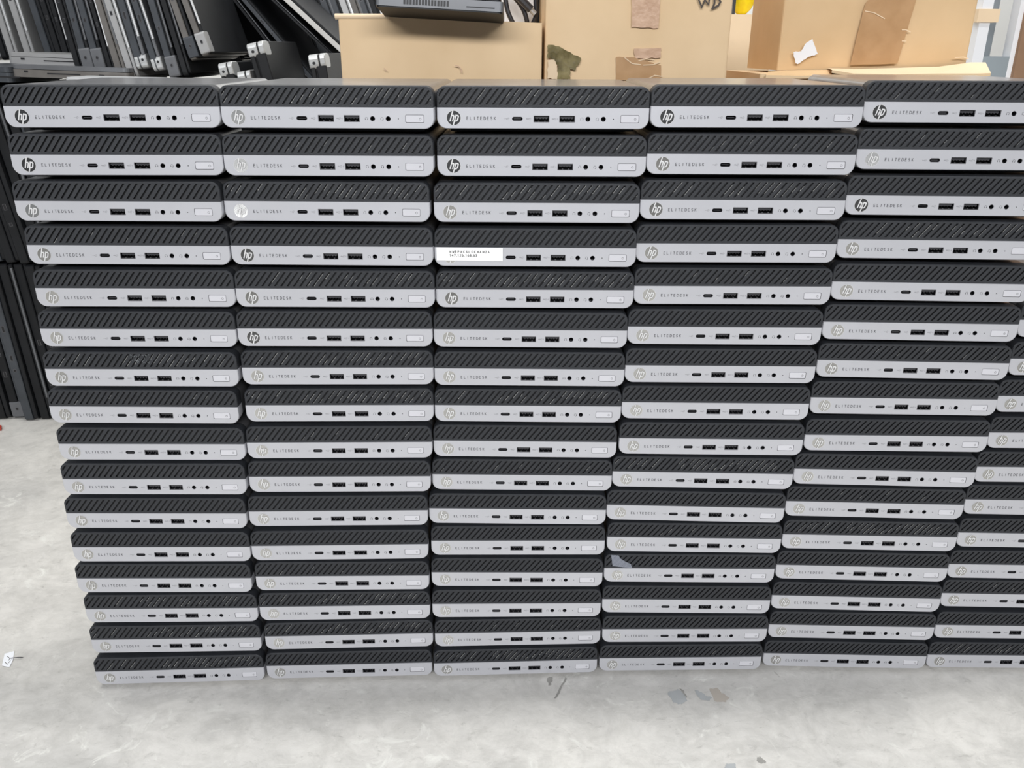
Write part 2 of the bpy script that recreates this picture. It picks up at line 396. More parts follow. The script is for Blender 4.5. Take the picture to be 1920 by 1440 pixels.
def badge_meshes():
    cx, cz, R_ = X(13.9), 0.0085, 0.0057
    mb = MB(); lp = circ(cx, cz, R_, 40)
    mb.holed(lp, [], F3(-0.00025), 'badge'); mb.wall(lp, F3(-0.00025), F3(0.0002), 'groove_shadow')
    disc = mb.mesh('badge')
    mb = MB(); sl = 0.30
    def T(p): return (cx+(p[0]+p[1]*sl)*R_, cz+p[1]*R_)
    reg = circ(cx, cz, R_*0.995, 40)
    sw = 0.17
    lines = [[(-0.42, 1.05), (-0.42, -0.42)], [(-0.42, 0.34), (-0.14, 0.34), (-0.04, 0.22), (-0.04, -0.42)],      # h
             [(0.22, 0.42), (0.22, -1.05)], [(0.22, 0.34), (0.50, 0.34), (0.62, 0.20), (0.62, -0.28), (0.50, -0.42), (0.22, -0.42)]]   # p
    for wd_, mt_, y0 in ((sw+0.07, 'groove_shadow', -0.00030), (sw, 'logo', -0.00040)):  # wider grey copy under the letters paints their shadow
        for k, l in enumerate(lines):
            for q in stroke(l, wd_):
                c = clip([T(p) for p in q], reg)
                if not c: c = clip([T(p) for p in q][::-1], reg)
                if c: mb.poly([F3(y0-k*0.00001)(*p) for p in c], mt_)
    lp2 = circ(cx, cz, R_*1.05, 40)
    mb.holed(lp2, [lp], F3(-0.00012), 'logo')
    return disc, mb.mesh('badge_letters', weld=False)

def usb_mesh(k, pins=True):
    x0, x1 = min(p[0] for p in ports[k]), max(p[0] for p in ports[k]); z0, z1 = PZ-0.0028, PZ+0.0026
    mb = MB(); o_ = ports[k]; i_ = rrect(x0+0.00055, x1-0.00055, z0+0.0006, z1-0.0005, 0.0002, 2)
    mb.holed(o_, [i_], F3(0.00035), 'port'); mb.wall(i_, F3(0.00035), F3(0.008), 'hole'); mb.poly([F3(0.008)(*p) for p in i_], 'hole')
    mb.box(x0+0.0012, x1-0.0012, 0.0016, 0.0078, FOOT+z1-0.0024, FOOT+z1-0.0009, 'tongue')
    for q in range(4):
        px = x0+0.0025+q*0.0025
        mb.box(px, px+0.0010, 0.0012, 0.0060, FOOT+z1-0.0027, FOOT+z1-0.0024, 'port')
    for q in (0.28, 0.68):
        px = x0+(x1-x0)*q; mb.box(px, px+0.0012, 0.0009, 0.004, FOOT+z0+0.0006, FOOT+z0+0.0011, 'port')
    return mb.mesh('usb_port')
def c_mesh():
    mb = MB(); o_ = ports['c']; i_ = rrect(X(62.4), X(70.4), PZ-0.00125, PZ+0.00125, 0.00124)
    mb.holed(o_, [i_], F3(0.0003), 'tongue'); mb.wall(i_, F3(0.0003), F3(0.006), 'port'); mb.poly([F3(0.006)(*p) for p in i_], 'hole')
    mb.box(X(63.4), X(69.4), 0.0010, 0.0058, FOOT+PZ-0.00035, FOOT+PZ+0.00035, 'tongue')
    return mb.mesh('usb_c_port')
def jack_mesh(k):
    mb = MB(); c0 = (124.6, 137.4)[k]; o_ = ports['j%d' % (k+1)]; i_ = circ(X(c0), PZ-0.0001, 0.00172)
    mb.holed(o_, [i_], F3(0.0003), 'tongue'); mb.wall(i_, F3(0.0003), F3(0.008), 'hole'); mb.poly([F3(0.008)(*p) for p in i_], 'hole')
    mb.box(X(c0)-0.0003, X(c0)+0.0003, 0.002, 0.006, FOOT+PZ-0.0018, FOOT+PZ-0.0013, 'port')
    return mb.mesh('audio_jack')
def led_mesh():
    mb = MB(); mb.holed(ports['led'], [], F3(0.0004), 'hole'); return mb.mesh('indicator_light')
def button_mesh():
    mb = MB(); o_ = rrect(X(151.65), X(166.65), PZ-0.00285, PZ+0.00295, 0.001, 4); i_ = rrect(X(151.9), X(166.4), PZ-0.0026, PZ+0.0027, 0.0009, 4)
    mb.holed(i_, [], F3(-0.0001), 'button')
    for a, c, q, r in zip(i_, i_[1:]+i_[:1], o_, o_[1:]+o_[:1]): mb.poly([F3(-0.0001)(*a), F3(-0.0001)(*c), F3(0.0002)(*r), F3(0.0002)(*q)], 'button')
    mb.wall(o_, F3(0.0002), F3(0.0008), 'button')
    g = rrect(X(151.3), X(167.0), PZ-0.0032, PZ+0.0033, 0.001, 4); mb.poly([F3(0.0008)(*p) for p in g], 'groove_shadow')
    f = F3(-0.00018)
    for q in stroke(arc(X(163.6), PZ-0.0001, 0.00085, 115, 425, 12), 0.00022)+stroke([(X(163.6), PZ+0.0001), (X(163.6), PZ+0.0010)], 0.00022): mb.poly([f(*p) for p in q], 'print')
    return mb.mesh('power_button', weld=False)
def print_mesh():
    mb = MB(); f = F3(-0.00008)
    write(mb, 'ELITEDESK', X(24.6), PZ-0.0009, 0.0023, 0.00282, 0.00042, f, 'print')
    # trident symbols
    for cx, kind in ((58.0, 0), (76.0, 1), (97.0, 2)):
        x = X(cx); z = PZ
        L = [[(x-0.0019, z), (x+0.0019, z)], [(x-0.0004, z), (x+0.0004, z+0.0007), (x+0.0011, z+0.0007)], [(x-0.0009, z), (x-0.0001, z-0.0007), (x+0.0007, z-0.0007)]]
        for l in L:
            for q in stroke(l, 0.00022): mb.poly([f(*p) for p in q], 'printlight')
        for q in (circ(x-0.0019, z, 0.0003, 8), circ(x+0.0012, z+0.0007, 0.00025, 6), circ(x+0.0008, z-0.0007, 0.00025, 6)): mb.poly([f(*p) for p in q], 'printlight')
        if kind:
            write(mb, 'SS', x-0.0019, z-0.0004, 0.0009, 0.0007, 0.0002, f, 'printlight')
        if kind == 2:
            for q in stroke([(x+0.0027, z+0.0007), (x+0.0024, z), (x+0.0028, z), (x+0.0025, z-0.0007)], 0.00025): mb.poly([f(*p) for p in q], 'printlight')
    # headphone and headset symbols
    for cx, kind in ((119.6, 0), (132.3, 1)):
        x = X(cx); z = PZ-0.0002
        for q in stroke([(x-0.0010, z-0.0007)]+arc(x, z+0.0002, 0.0010, 180, 0, 8)+[(x+0.0010, z-0.0007)], 0.00024): mb.poly([f(*p) for p in q], 'print')
        for s_ in (-1, 1):
            for q in stroke([(x+s_*0.00085, z-0.0008), (x+s_*0.00085, z-0.0001)], 0.00042): mb.poly([f(*p) for p in q], 'print')
        if kind:
            for q in stroke([(x+0.0010, z-0.0007), (x+0.0006, z-0.0012), (x+0.0001, z-0.0012)], 0.00024): mb.poly([f(*p) for p in q], 'print')
    return mb.mesh('lettering', weld=False)

disc_me, hp_me = badge_meshes()
PARTS = {'case': case_mesh(), 'front_bezel': bezel_mesh(), 'badge': disc_me, 'usb_c_port': c_mesh(), 'power_button': button_mesh(),
         'indicator_light': led_mesh(), 'lettering': print_mesh()}
USB = [usb_mesh('a1'), usb_mesh('a2')]; JACK = [jack_mesh(0), jack_mesh(1)]
GR = {0: [grille_mesh()], 1: [grille_mesh(1, s) for s in (1, 2, 3)], 2: [grille_mesh(2, s) for s in (4, 5, 6)], 3: [grille_mesh(3, s) for s in (7, 8)]}

UNITS = {
    'A': [(1, -0.3294, -0.0049, 0.0184, -0.0010), (2, -0.3306, -0.0078, 0.0130, -0.0013), (3, -0.3351, -0.0101, -0.0080, -0.0016), (4, -0.3336, -0.0085, -0.0064, -0.0019), (5, -0.3333, -0.0095, 0.0011, -0.0021), (6, -0.3368, -0.0095, 0.0006, -0.0020), (7, -0.3386, -0.0121, 0.0008, -0.0017), (8, -0.3429, -0.0114, -0.0038, -0.0015), (9, -0.3407, -0.0129, 0.0029, -0.0013), (10, -0.3442, -0.0127, 0.0058, -0.0011), (11, -0.3480, -0.0129, 0.0036, -0.0009), (12, -0.3482, -0.0143, 0.0095, -0.0007), (13, -0.3515, -0.0133, 0.0094, -0.0005), (14, -0.3498, -0.0123, 0.0178, -0.0003), (15, -0.3503, -0.0129, 0.0257, -0.0002), (16, -0.3508, -0.0157, 0.0437, -0.0001)],
    'B': [(1, -0.1538, -0.0053, -0.0282, -0.0009), (2, -0.1551, -0.0077, -0.0155, -0.0013), (3, -0.1595, -0.0075, -0.0208, -0.0016), (4, -0.1580, -0.0085, -0.0152, -0.0019), (5, -0.1578, -0.0091, -0.0037, -0.0020), (6, -0.1613, -0.0064, 0.0043, -0.0020), (7, -0.1617, -0.0055, 0.0115, -0.0019), (8, -0.1627, -0.0052, 0.0143, -0.0018), (9, -0.1651, -0.0072, 0.0180, -0.0016), (10, -0.1679, -0.0056, 0.0151, -0.0013), (11, -0.1718, -0.0066, 0.0213, -0.0011), (12, -0.1725, -0.0094, 0.0272, -0.0009), (13, -0.1729, -0.0080, 0.0174, -0.0007), (14, -0.1733, -0.0067, 0.0266, -0.0005), (15, -0.1716, -0.0056, 0.0370, -0.0003), (16, -0.1737, -0.0066, 0.0382, -0.0001)],
    'C': [(1, 0.0227, 0.0010, -0.0009, -0.0012), (2, 0.0220, -0.0019, -0.0078, -0.0018), (3, 0.0182, -0.0046, -0.0132, -0.0025), (4, 0.0176, -0.0054, -0.0110, -0.0031), (5, 0.0178, -0.0038, -0.0069, -0.0035), (6, 0.0143, -0.0023, -0.0126, -0.0037), (7, 0.0138, -0.0024, -0.0117, -0.0037), (8, 0.0129, -0.0010, -0.0096, -0.0035), (9, 0.0105, -0.0004, -0.0138, -0.0032), (10, 0.0080, 0.0018, -0.0109, -0.0028), (11, 0.0038, 0.0002, -0.0110, -0.0024), (12, 0.0047, 0.0015, 0.0090, -0.0019), (13, 0.0039, 0.0004, 0.0017, -0.0015), (14, 0.0037, -0.0008, 0.0146, -0.0011), (15, 0.0053, 0.0004, 0.0327, -0.0007), (16, 0.0032, -0.0011, 0.0409, -0.0003)],
    'D': [(1, 0.1983, -0.0005, 0.0083, 0.0005), (2, 0.1976, -0.0004, -0.0064, 0.0002), (3, 0.1943, -0.0009, -0.0091, -0.0001), (4, 0.1931, 0.0005, -0.0011, -0.0003), (5, 0.1933, -0.0006, -0.0008, -0.0005), (6, 0.1898, -0.0014, -0.0082, -0.0006), (7, 0.1894, -0.0016, -0.0091, -0.0003), (8, 0.1885, -0.0008, -0.0139, 0.0000), (9, 0.1879, -0.0006, -0.0139, 0.0003), (10, 0.1836, 0.0014, -0.0268, 0.0005), (11, 0.1797, 0.0013, -0.0331, 0.0006), (12, 0.1821, 0.0035, -0.0160, 0.0007), (13, 0.1807, 0.0054, -0.0043, 0.0007), (14, 0.1804, 0.0044, -0.0068, 0.0006), (15, 0.1822, 0.0050, 0.0097, 0.0005), (16, 0.1808, 0.0055, 0.0204, 0.0003)],
    'E': [(1, 0.3794, 0.0134, -0.0379, 0.0037), (2, 0.3778, 0.0094, -0.0373, 0.0033), (3, 0.3728, 0.0054, -0.0336, 0.0029), (4, 0.3708, 0.0045, -0.0362, 0.0025), (5, 0.3709, 0.0031, -0.0429, 0.0022), (6, 0.3687, 0.0042, -0.0378, 0.0021), (7, 0.3692, 0.0056, -0.0429, 0.0019), (8, 0.3683, 0.0073, -0.0245, 0.0018), (9, 0.3670, 0.0053, -0.0166, 0.0016), (10, 0.3622, 0.0056, -0.0385, 0.0015), (11, 0.3596, 0.0082, -0.0370, 0.0014), (12, 0.3607, 0.0080, -0.0270, 0.0013), (13, 0.3594, 0.0095, -0.0315, 0.0011), (14, 0.3594, 0.0097, -0.0311, 0.0009), (15, 0.3610, 0.0109, -0.0241, 0.0007), (16, 0.3596, 0.0108, -0.0233, 0.0004)],
    'F': [(6, 0.5551, 0.0192, -0.0121, 0.0005), (7, 0.5545, 0.0180, -0.0107, 0.0004), (8, 0.5502, 0.0170, -0.0104, 0.0004), (9, 0.5492, 0.0152, -0.0102, 0.0003), (10, 0.5444, 0.0153, -0.0154, 0.0003), (11, 0.5423, 0.0159, -0.0246, 0.0003), (12, 0.5422, 0.0145, -0.0240, 0.0002), (13, 0.5398, 0.0142, -0.0206, 0.0002), (14, 0.5407, 0.0162, -0.0232, 0.0001), (15, 0.5397, 0.0128, -0.0133, 0.0001), (16, 0.5373, 0.0111, -0.0082, 0.0000)],
}

DUST = {'A': {4: 1, 7: 2, 8: 1, 14: 2, 15: 2, 16: 2}, 'B': {1: 2, 2: 1, 3: 3, 5: 2, 7: 2, 8: 3, 9: 1, 13: 1, 14: 2, 15: 2},
        'C': {1: 2, 2: 1, 3: 2, 5: 3, 8: 2, 10: 1, 15: 1, 16: 3}, 'D': {2: 1, 3: 2, 5: 1, 10: 3, 12: 1, 16: 1},
        'E': {1: 1, 2: 1, 4: 2, 7: 1, 11: 1, 12: 3, 13: 0}, 'F': {14: 1, 16: 2}}
# upward bend of each badge's shading normal, set so chosen badges reflect bright
NORMAL_TILT = {'A': {3: .415, 4: .02}, 'B': {1: .375, 2: .39, 3: .41, 6: .12}, 'C': {}, 'D': {}, 'E': {2: .39}, 'F': {}}
ST = {'A': 'leftmost stack', 'B': 'second stack from the left', 'C': 'third stack from the left', 'D': 'fourth stack from the left', 'E': 'fifth stack from the left', 'F': 'rightmost stack'}
ORD = ['', 'first', 'second', 'third', 'fourth', 'fifth', 'sixth', 'seventh', 'eighth', 'ninth', 'tenth', 'eleventh']
def where(c, r):
    if c != 'F' and r <= 8: return ('top unit of' if r == 1 else '%s from the top of' % ORD[r])+' the '+ST[c]
    k = 17-r
    return ('bottom unit of' if k == 1 else '%s from the floor in' % ORD[k])+' the '+ST[c]
rnd = random.Random(11)
GROUP = 'mini desktop computers in the stacked wall'
def add(name, me, parent, label=None):
    o = bpy.data.objects.new(name, me); COL.objects.link(o); o.parent = parent
    if label: o['label'] = label
    return o
unit = {}
for c in 'ABCDEF':
    for (r, x, y, a, dz) in UNITS[c]:
        dl = DUST[c].get(r, 0)
        head = {0: 'black-and-silver computer', 1: 'black-and-silver computer', 2: 'dusty black-and-silver computer', 3: 'very dusty black-and-silver computer'}[dl]
        if (c, r) == ('C', 4): head = 'computer with a white paper label'
        if (c, r) == ('D', 13): head = 'computer with clear film on its grille'
        if (c, r) == ('A', 7): head = 'computer with a pale grille smudge'
        t = thing('mini_desktop_computer', (head+', '+where(c, r)).replace(' the ', ' '), 'computer', (x, y, (16-r)*PITCH+dz+(0.0 if r < 16 else 0.0)), (0, 0, a), GROUP)
        unit[c, r] = t
        add('case', PARTS['case'], t); add('front_bezel', PARTS['front_bezel'], t)
        add('vent_grille', GR[dl][rnd.randrange(len(GR[dl]))], t, 'dusty black vent grille' if dl > 1 else None)
        bd = add('badge', PARTS['badge'], t); bd['normal_tilt'] = NORMAL_TILT[c].get(r, rnd.uniform(-0.03, 0.10))
        add('badge_letters', hp_me, bd)
        add('lettering', PARTS['lettering'], t); add('usb_c_port', PARTS['usb_c_port'], t)
        for me in USB: add('usb_port', me, t)
        for me in JACK: add('audio_jack', me, t)
        add('indicator_light', PARTS['indicator_light'], t); add('power_button', PARTS['power_button'], t)

# paper label on one front, film and smudge on two others
t = unit['C', 4]
mb = MB(); f = lambda y: F3(y)
LX0, LX1 = X(2.0), X(59.5)
mb.prism([(LX0, 0.0052), (LX1, 0.0049), (LX1, 0.0166), (LX0, 0.0168)], lambda a, c, d: (a, d, c+FOOT), -0.00095, -0.0008, 'label')
pl = link('paper_label', mb.mesh('paper_label'), t)
mb = MB(); f = F3(-0.00100)
write(mb, 'MWRPACSLOCMAM2A', X(13.4), 0.0119, 0.0019, 0.00238, 0.00042, f, 'ink')
write(mb, '147.126.168.63', X(13.4), 0.0088, 0.0019, 0.00193, 0.00042, f, 'ink')
link('label_print', mb.mesh('label_print', weld=False), pl)
t = unit['D', 13]
mb = MB(); pts = [(X(6.5), SH+0.0160), (X(14), SH+0.0155), (X(16), SH+0.0120), (X(21), SH+0.0085), (X(27), SH+0.0055), (X(28.5), SH+0.0005), (X(21), SH+0.0012), (X(8.5), SH+0.0030)]
mb.holed(pts, [], F3(-0.0004), 'film'); link('clear_film', mb.mesh('clear_film'), t)
t = unit['A', 7]
mb = MB(); rr = random.Random(3)
for k in range(60):
    cx_, cz_ = X(rr.uniform(80, 99)), SH+rr.uniform(0.006, 0.0142)
    mb.poly([F3(0.00016+k*1e-7)(*p) for p in circ(cx_, cz_, rr.uniform(0.0002, 0.0006), 6, rr.random())], 'smudge')
link('dust_smudge', mb.mesh('dust_smudge', weld=False), t)

# ------------------------------------------------------------------ closed laptops standing on edge
LL, LD = 0.30, 0.215
def slab(x0, x1, y0, y1, z0, z1, r, mt, mb=None):
    own = mb is None; mb = mb or MB()
    lp = rrect(y0, y1, z0, z1, r, 4)
    e = min(0.0012, (x1-x0)*0.3); li = rrect(y0+e, y1-e, z0+e, z1-e, max(r-e, 0.0005), 4)
    for (xa, xb) in ((x0, x0+e), (x1, x1-e)):
        mb.holed(li, [], lambda a, c: (xa, a, c), mt)
        for a, c, q, p in zip(li, li[1:]+li[:1], lp, lp[1:]+lp[:1]): mb.poly([(xa, *a), (xa, *c), (xb, *p), (xb, *q)], mt)
    mb.wall(lp, lambda a, c: (x0+e, a, c), lambda a, c: (x1-e, a, c), mt)
    return mb
def lap_parts(base, lid, trim, block=None, cap=None, ports_=3, seed=0, slots=False):
    """meshes of one closed laptop 22 mm thick: x thickness, y depth, z length"""
    T = 0.022; r_ = random.Random(seed); P = []
    mb = slab(-T/2, 0.0028, 0, LD, 0, LL, 0.006, base)
    z = 0.05
    for k in range(ports_):
        z += r_.uniform(0.012, 0.05); h = r_.choice([0.006, 0.011, 0.013])
        if z+h > LL-0.02: break
        mb.box(-0.0065, -0.0015, -0.00025, 0.0012, z, z+h, 'port'); mb.box(-0.0058, -0.0022, -0.0004, 0.0012, z+0.0007, z+h-0.0007, 'hole'); z += h
    if slots:
        for k in range(12): mb.box(-0.008, -0.002, -0.0004, 0.001, 0.12+k*0.0055, 0.1228+k*0.0055, 'hole')
    P.append(('base', mb.mesh('laptop_base')))
    P.append(('lid', slab(0.0042, T/2, 0.0008, LD-0.0005, 0.002, LL-0.001, 0.007, lid).mesh('laptop_lid')))
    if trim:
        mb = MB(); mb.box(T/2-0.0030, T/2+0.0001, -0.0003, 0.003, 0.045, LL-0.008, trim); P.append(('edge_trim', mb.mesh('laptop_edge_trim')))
    mb = MB(); mb.box(0.0020, 0.0050, 0.004, LD-0.004, 0.004, LL-0.004, 'hole'); P.append(('gap_seal', mb.mesh('laptop_gap_seal')))
    if block:
        mb = slab(-T/2-0.0006, T/2+0.0006, -0.0012, 0.02, 0.003, 0.034, 0.003, block)
        mb.prism(circ(0.0, 0.020, 0.0030, 12), lambda a, c, d: (a, d, c), -0.0016, -0.001, 'port'); mb.prism(circ(0.0, 0.020, 0.0020, 10), lambda a, c, d: (a, d, c), -0.0018, -0.001, 'hole')
        P.append(('hinge_block', mb.mesh('laptop_hinge_block')))
    if cap:
        mb = slab(-T/2-0.0004, -0.0034, -0.0008, 0.035, -0.0006, 0.021, 0.007, cap); slab(-0.0022, T/2+0.0004, -0.0008, 0.035, -0.0006, 0.021, 0.007, cap, mb)
        mb.prism(circ(0.0045, 0.012, 0.0022, 10), lambda a, c, d: (a, d, c), -0.0012, -0.0006, 'hole')
        P.append(('hinge_cap', mb.mesh('laptop_hinge_cap')))
    return P
LV = {'black': lap_parts('lapblack', 'lapblack', None, None, None, 3, 1), 'dark': lap_parts('lapdark', 'lapblack', None, None, None, 5, 2),
      'graphite': lap_parts('lapdark', 'lapdark', 'lapgrey', None, None, 4, 9), 'brown': lap_parts('lapbrown', 'lapbrown', 'lapgrey', None, None, 0, 3),
      'block': lap_parts('lapdark', 'lapblack', 'lapgrey', 'lapgrey', None, 4, 4), 'silverblock': lap_parts('lapbrown', 'lapblack', 'lapwhite', 'lapsilver', None, 4, 5),
      'silver': lap_parts('lapsilver', 'lapsilver', 'lapwhite', None, None, 1, 6), 'white': lap_parts('lapblack', 'lapblack', 'lapwhite', None, None, 2, 7),
      'cap': lap_parts('lapdark', 'lapgrey', 'lapwhite', None, 'lapcap', 4, 8), 'upright': lap_parts('lapblack', 'lapblack', None, None, 'lapcap', 4, 12), 'darkblock': lap_parts('lapbrown', 'lapblack', None, 'lapdark', None, 4, 5),
      'clip': lap_parts('lapblack', 'lapdark', None, 'lapgrey', None, 2, 10), 'pale': lap_parts('lappale', 'lapblack', None, None, None, 0, 3), 'fin': lap_parts('lapblack', 'lapblack', 'lapgrey', None, None, 0, 11)}
def laptop(var, label, loc, lean=0.0, thick=1.0, long_=1.0, yaw=0.0, group=None, flip=False):
    t = thing('laptop', label, 'laptop', loc, (0, lean, yaw), group)
    t.scale = (thick*(-1 if flip else 1), 1, long_)
    for n, me in LV[var]: add(n, me, t)
    return t

G3 = 'closed laptops leaning in the upper row'
def lean_lap(var, top, bot, Y, thick_px, label, zb=None, **kw):
    """laptop whose front edge runs from point top to point bot of the plane y = Y"""
    a, c = at(*top, Y=Y), at(*bot, Y=Y)
    th = thick_px/FPX*((Vector((c.x, Y, c.z))-CAM).length)
    d = (a-c); ang = math.atan2(d.x, d.z)
    p = c.copy()
    if zb is not None:
        k = (zb-c.z)/d.z; p = c+d*k
    return laptop(var, label, p, ang, th/0.022*math.cos(ang), **kw)
YB = 0.66
ZT = 0.577
up = [
 ('silver', (-42, 0), (-4, 112), 15, 'silver laptop cut by the left edge, first in the upper row'),
 ('black', (-25, 0), (12, 112), 14, 'black laptop beside the silver one at the left edge of the upper row'),
 ('silver', (-8, 0), (28, 112), 15, 'silver laptop standing on edge at the far left of the upper row'),
 ('silver', (23, 0), (59, 112), 16, 'silver laptop with two bright edges, second in the upper row from the left'),
 ('dark', (61, 0), (98, 112), 17, 'dark laptop with side ports standing right of the two silver laptops'),
 ('black', (81, 0), (118, 116), 14, 'black laptop standing left of the first bright white edge'),
 ('white', (97, 0), (135, 128), 11, 'thin black laptop with a bright white edge above the flat laptop'),
 ('black', (112, 0), (150, 130), 14, 'plain black laptop between the white-edged laptop and two grey hinge blocks'),
 ('block', (131, 0), (168, 134), 17, 'dark laptop with grey hinge block, left one of two side by side'),
 ('block', (152, 0), (190, 134), 17, 'dark laptop with grey hinge block, right one of two side by side'),
 ('white', (171, 0), (214, 146), 11, 'thin black laptop with bright edge just left of a brownish laptop'),
 ('brown', (185, 0), (229, 142), 17, 'brownish grey laptop standing between two bright-edged laptops'),
 ('silver', (204, 0), (252, 148), 17, 'silver laptop with a square port near its lower end'),
 ('cap', (229, 0), (268, 128), 19, 'dark laptop with white edge and silver hinge cap in the upper row'),
 ('cap', (254, 0), (298, 132), 17, 'dark laptop with silver hinge cap, second one from the left'),
 ('block', (286, 0), (330, 148), 18, 'dark purple-grey laptop with hinge block left of a rough black one'),
 ('fin', (308, 0), (352, 142), 15, 'rough black laptop between two hinge-block laptops in the upper row'),
 ('darkblock', (327, 0), (366, 112), 17, 'warm grey laptop with dark hinge block, left of the silver block'),
 ('silverblock', (349, 0), (388, 104), 17, 'warm grey laptop with white edge and bright silver hinge block'),
]
for k, (v, tp, bt, th, lab) in enumerate(up):
    lean_lap(v, tp, bt, 0.80 if k < 7 else YB, th, lab, group=G3)
fan = [
 ('fin', (394, 0), (456, 112), 0.875, 9, 'black laptop with thin bright edge, leftmost of the steeply leaning fan'),
 ('fin', (441, 0), (552, 142), 0.875, 9, 'black laptop leaning steeply with a double bright edge line'),
 ('dark', (460, 0), (588, 150), 0.875, 14, 'dark laptop leaning steeply, pressed against the double-edged one'),
 ('fin', (513, 0), (632, 112), 0.875, 9, 'black laptop leaning against the pale thick laptop beside the carton'),
 ('pale', (531, -10), (652, 102), 0.875, 20, 'pale grey thick laptop leaning steeply beside the left carton'),
]
for v, tp, bt, Y, th, lab in fan: lean_lap(v, tp, bt, Y, th, lab, group=G3)
# upright ones between the fan
for v, tp, bt, Y, th, lab in [
 ('upright', (458, 20), (476, 80), 0.655, 28, 'upright laptop with silver rounded hinge cap, taller of the cap pair'),
 ('upright', (404, 60), (420, 118), 0.655, 23, 'upright laptop with silver hinge cap at the left of three caps'),
 ('upright', (440, 80), (455, 134), 0.655, 22, 'low upright laptop with silver hinge cap just above the top computer'),
 ('upright', (580, 40), (592, 102), 0.655, 28, 'upright laptop with grey hinge cap beside the left carton')]:
    a, c_ = at(*tp, Y=Y), at(*bt, Y=Y)
    ang = math.atan2((a-c_).x, (a-c_).z)
    # hinge end is up: the laptop hangs down from the cap to the row below
    t = laptop('upright', lab, c_, ang+PI, th/FPX*(c_-CAM).length/0.022, 1.0, 0, G3)
# second row behind
for k in range(-11, 8):
    x = at(560+k*18, 0, Y=1.15)
    if k < 0:
        laptop(['black', 'dark', 'black'][k % 3], 'dark laptop of the rear row glimpsed behind the steeply leaning laptops', (x.x+0.062, 1.15, 0.56), -0.30, 0.98, 1, 0, 'laptops of the rear row'); continue
    laptop(['dark', 'black', 'graphite', 'dark', 'silver', 'brown', 'graphite', 'white'][k],
           ['dark laptop of the rear row, leftmost above the pale leaning one', 'black laptop of the rear row, second above the pale leaning one', 'graphite laptop of the rear row above the pale leaning one',
            'dark laptop of the rear row just left of its silver neighbour', 'silver laptop of the rear row above the carton corner', 'brownish laptop of the rear row above the carton corner',
            'graphite laptop of the rear row left of the carton-top laptop', 'white-edged laptop of the rear row touching the carton-top laptop'][k],
           (x.x+0.062, 1.15, 0.56), -0.30, 0.95, 1, 0, 'laptops of the rear row')

# lower rows, visible left of the computers
G1, G2 = 'laptops standing on the floor', 'laptops of the middle row'
seq = ['black', 'clip', 'dark', 'black', 'clip', 'dark', 'fin', 'black']
for k in range(27):
    x = -1.000+k*0.0262
    nm = {0: 'far left', 1: 'second from the left', 2: 'third from the left', 3: 'fourth from the left', 4: 'fifth from the left', 5: 'sixth from the left', 6: 'seventh from the left'}.get(k)
    laptop(seq[k % 8], ('black closed laptop standing on the floor, %s' % nm) if nm else 'closed laptop standing on the floor hidden behind the computer wall',
           (x, 0.663+0.006*math.sin(k*2.1), 0.001), -0.06-0.01*math.sin(k), 1.08, 0.96, 0, G1)
ups = [at(p, 140, Y=0.655).x for p in (477, 421, 458, 594)]
for k in range(27):
    x = -0.980+k*0.0262
    if min(abs(x-0.030-q) for q in ups) < 0.020: continue
    nm = {0: 'far left', 1: 'second from the left', 2: 'third from the left', 3: 'fourth from the left', 4: 'fifth from the left', 5: 'sixth from the left'}.get(k)
    laptop(seq[(k*3+1) % 8], ('black closed laptop in the middle row, %s' % nm) if nm else 'closed laptop of the middle row hidden behind the computer wall',
           (x+0.012, 0.655+0.006*math.sin(k*1.7+1), 0.292), -0.13, 1.08, 0.95, 0, G2)

# laptops lying flat at the far left, on top of the middle row
def flat_laptop(label, x0, x1, y0, y1, z0, z1, mt, rot, lidmt):
    t = thing('laptop', label, 'laptop', ((x0+x1)/2, y0, z0), (rot[0], rot[1], rot[2]), 'laptops lying flat beside the computers')
    w2 = (x1-x0)/2; d = y1-y0; h = z1-z0
    def sl(za, zb, mt_, r=0.006):
        mb = MB(); lp = rrect(-w2, w2, 0, d, r, 4); mb.prism(lp, lambda a, c, q: (a, c, q), za, zb, mt_); return mb
    mb = sl(0, h*0.62, mt); mb.box(-w2+0.055, -w2+0.105, -0.0004, 0.001, h*0.30, h*0.40, 'hole'); mb.box(-w2+0.02, -w2+0.026, -0.0004, 0.001, h*0.38, h*0.55, 'hole')
    mb.box(w2-0.045, w2-0.037, -0.0004, 0.001, h*0.3, h*0.4, 'hole')
    o = link('base', mb.mesh('flat_base'), t)
    o = link('lid', sl(h*0.66, h, lidmt, 0.008).mesh('flat_lid'), t)
    mb = MB(); mb.box(-w2+0.004, w2-0.004, 0.003, d-0.003, h*0.6, h*0.68, 'hole'); link('gap_seal', mb.mesh('flat_seal'), t)
    return t
p0, p1 = at(24, 153, Y=0.64), at(206, 153, Y=0.64)
flat_laptop('brownish grey laptop lying flat beside the top left computer', p0.x, p1.x+0.03, 0.64, 0.795, 0.583, 0.601, 'lapbrown', (0, 0.03, 0.0), 'lapgrey')
p0, p1 = at(14, 125, Y=0.66), at(118, 125, Y=0.66)
flat_laptop('silver laptop with a white sticker lying on the brownish one', p0.x, p1.x+0.03, 0.665, 0.79, 0.6025, 0.6185, 'lapsilver', (0.0, 0.03, 0.0), 'lapsilver')
p0 = at(-90, 155, Y=0.63); p1 = at(22, 155, Y=0.63)
flat_laptop('blue-grey laptop lying flat at the left edge of the frame', p0.x, p1.x, 0.63, 0.79, 0.579, 0.601, 'lapdark', (0, 0.03, 0), 'lapdark')
p0 = at(125, 152, Y=0.565); p1 = at(330, 157, Y=0.565)
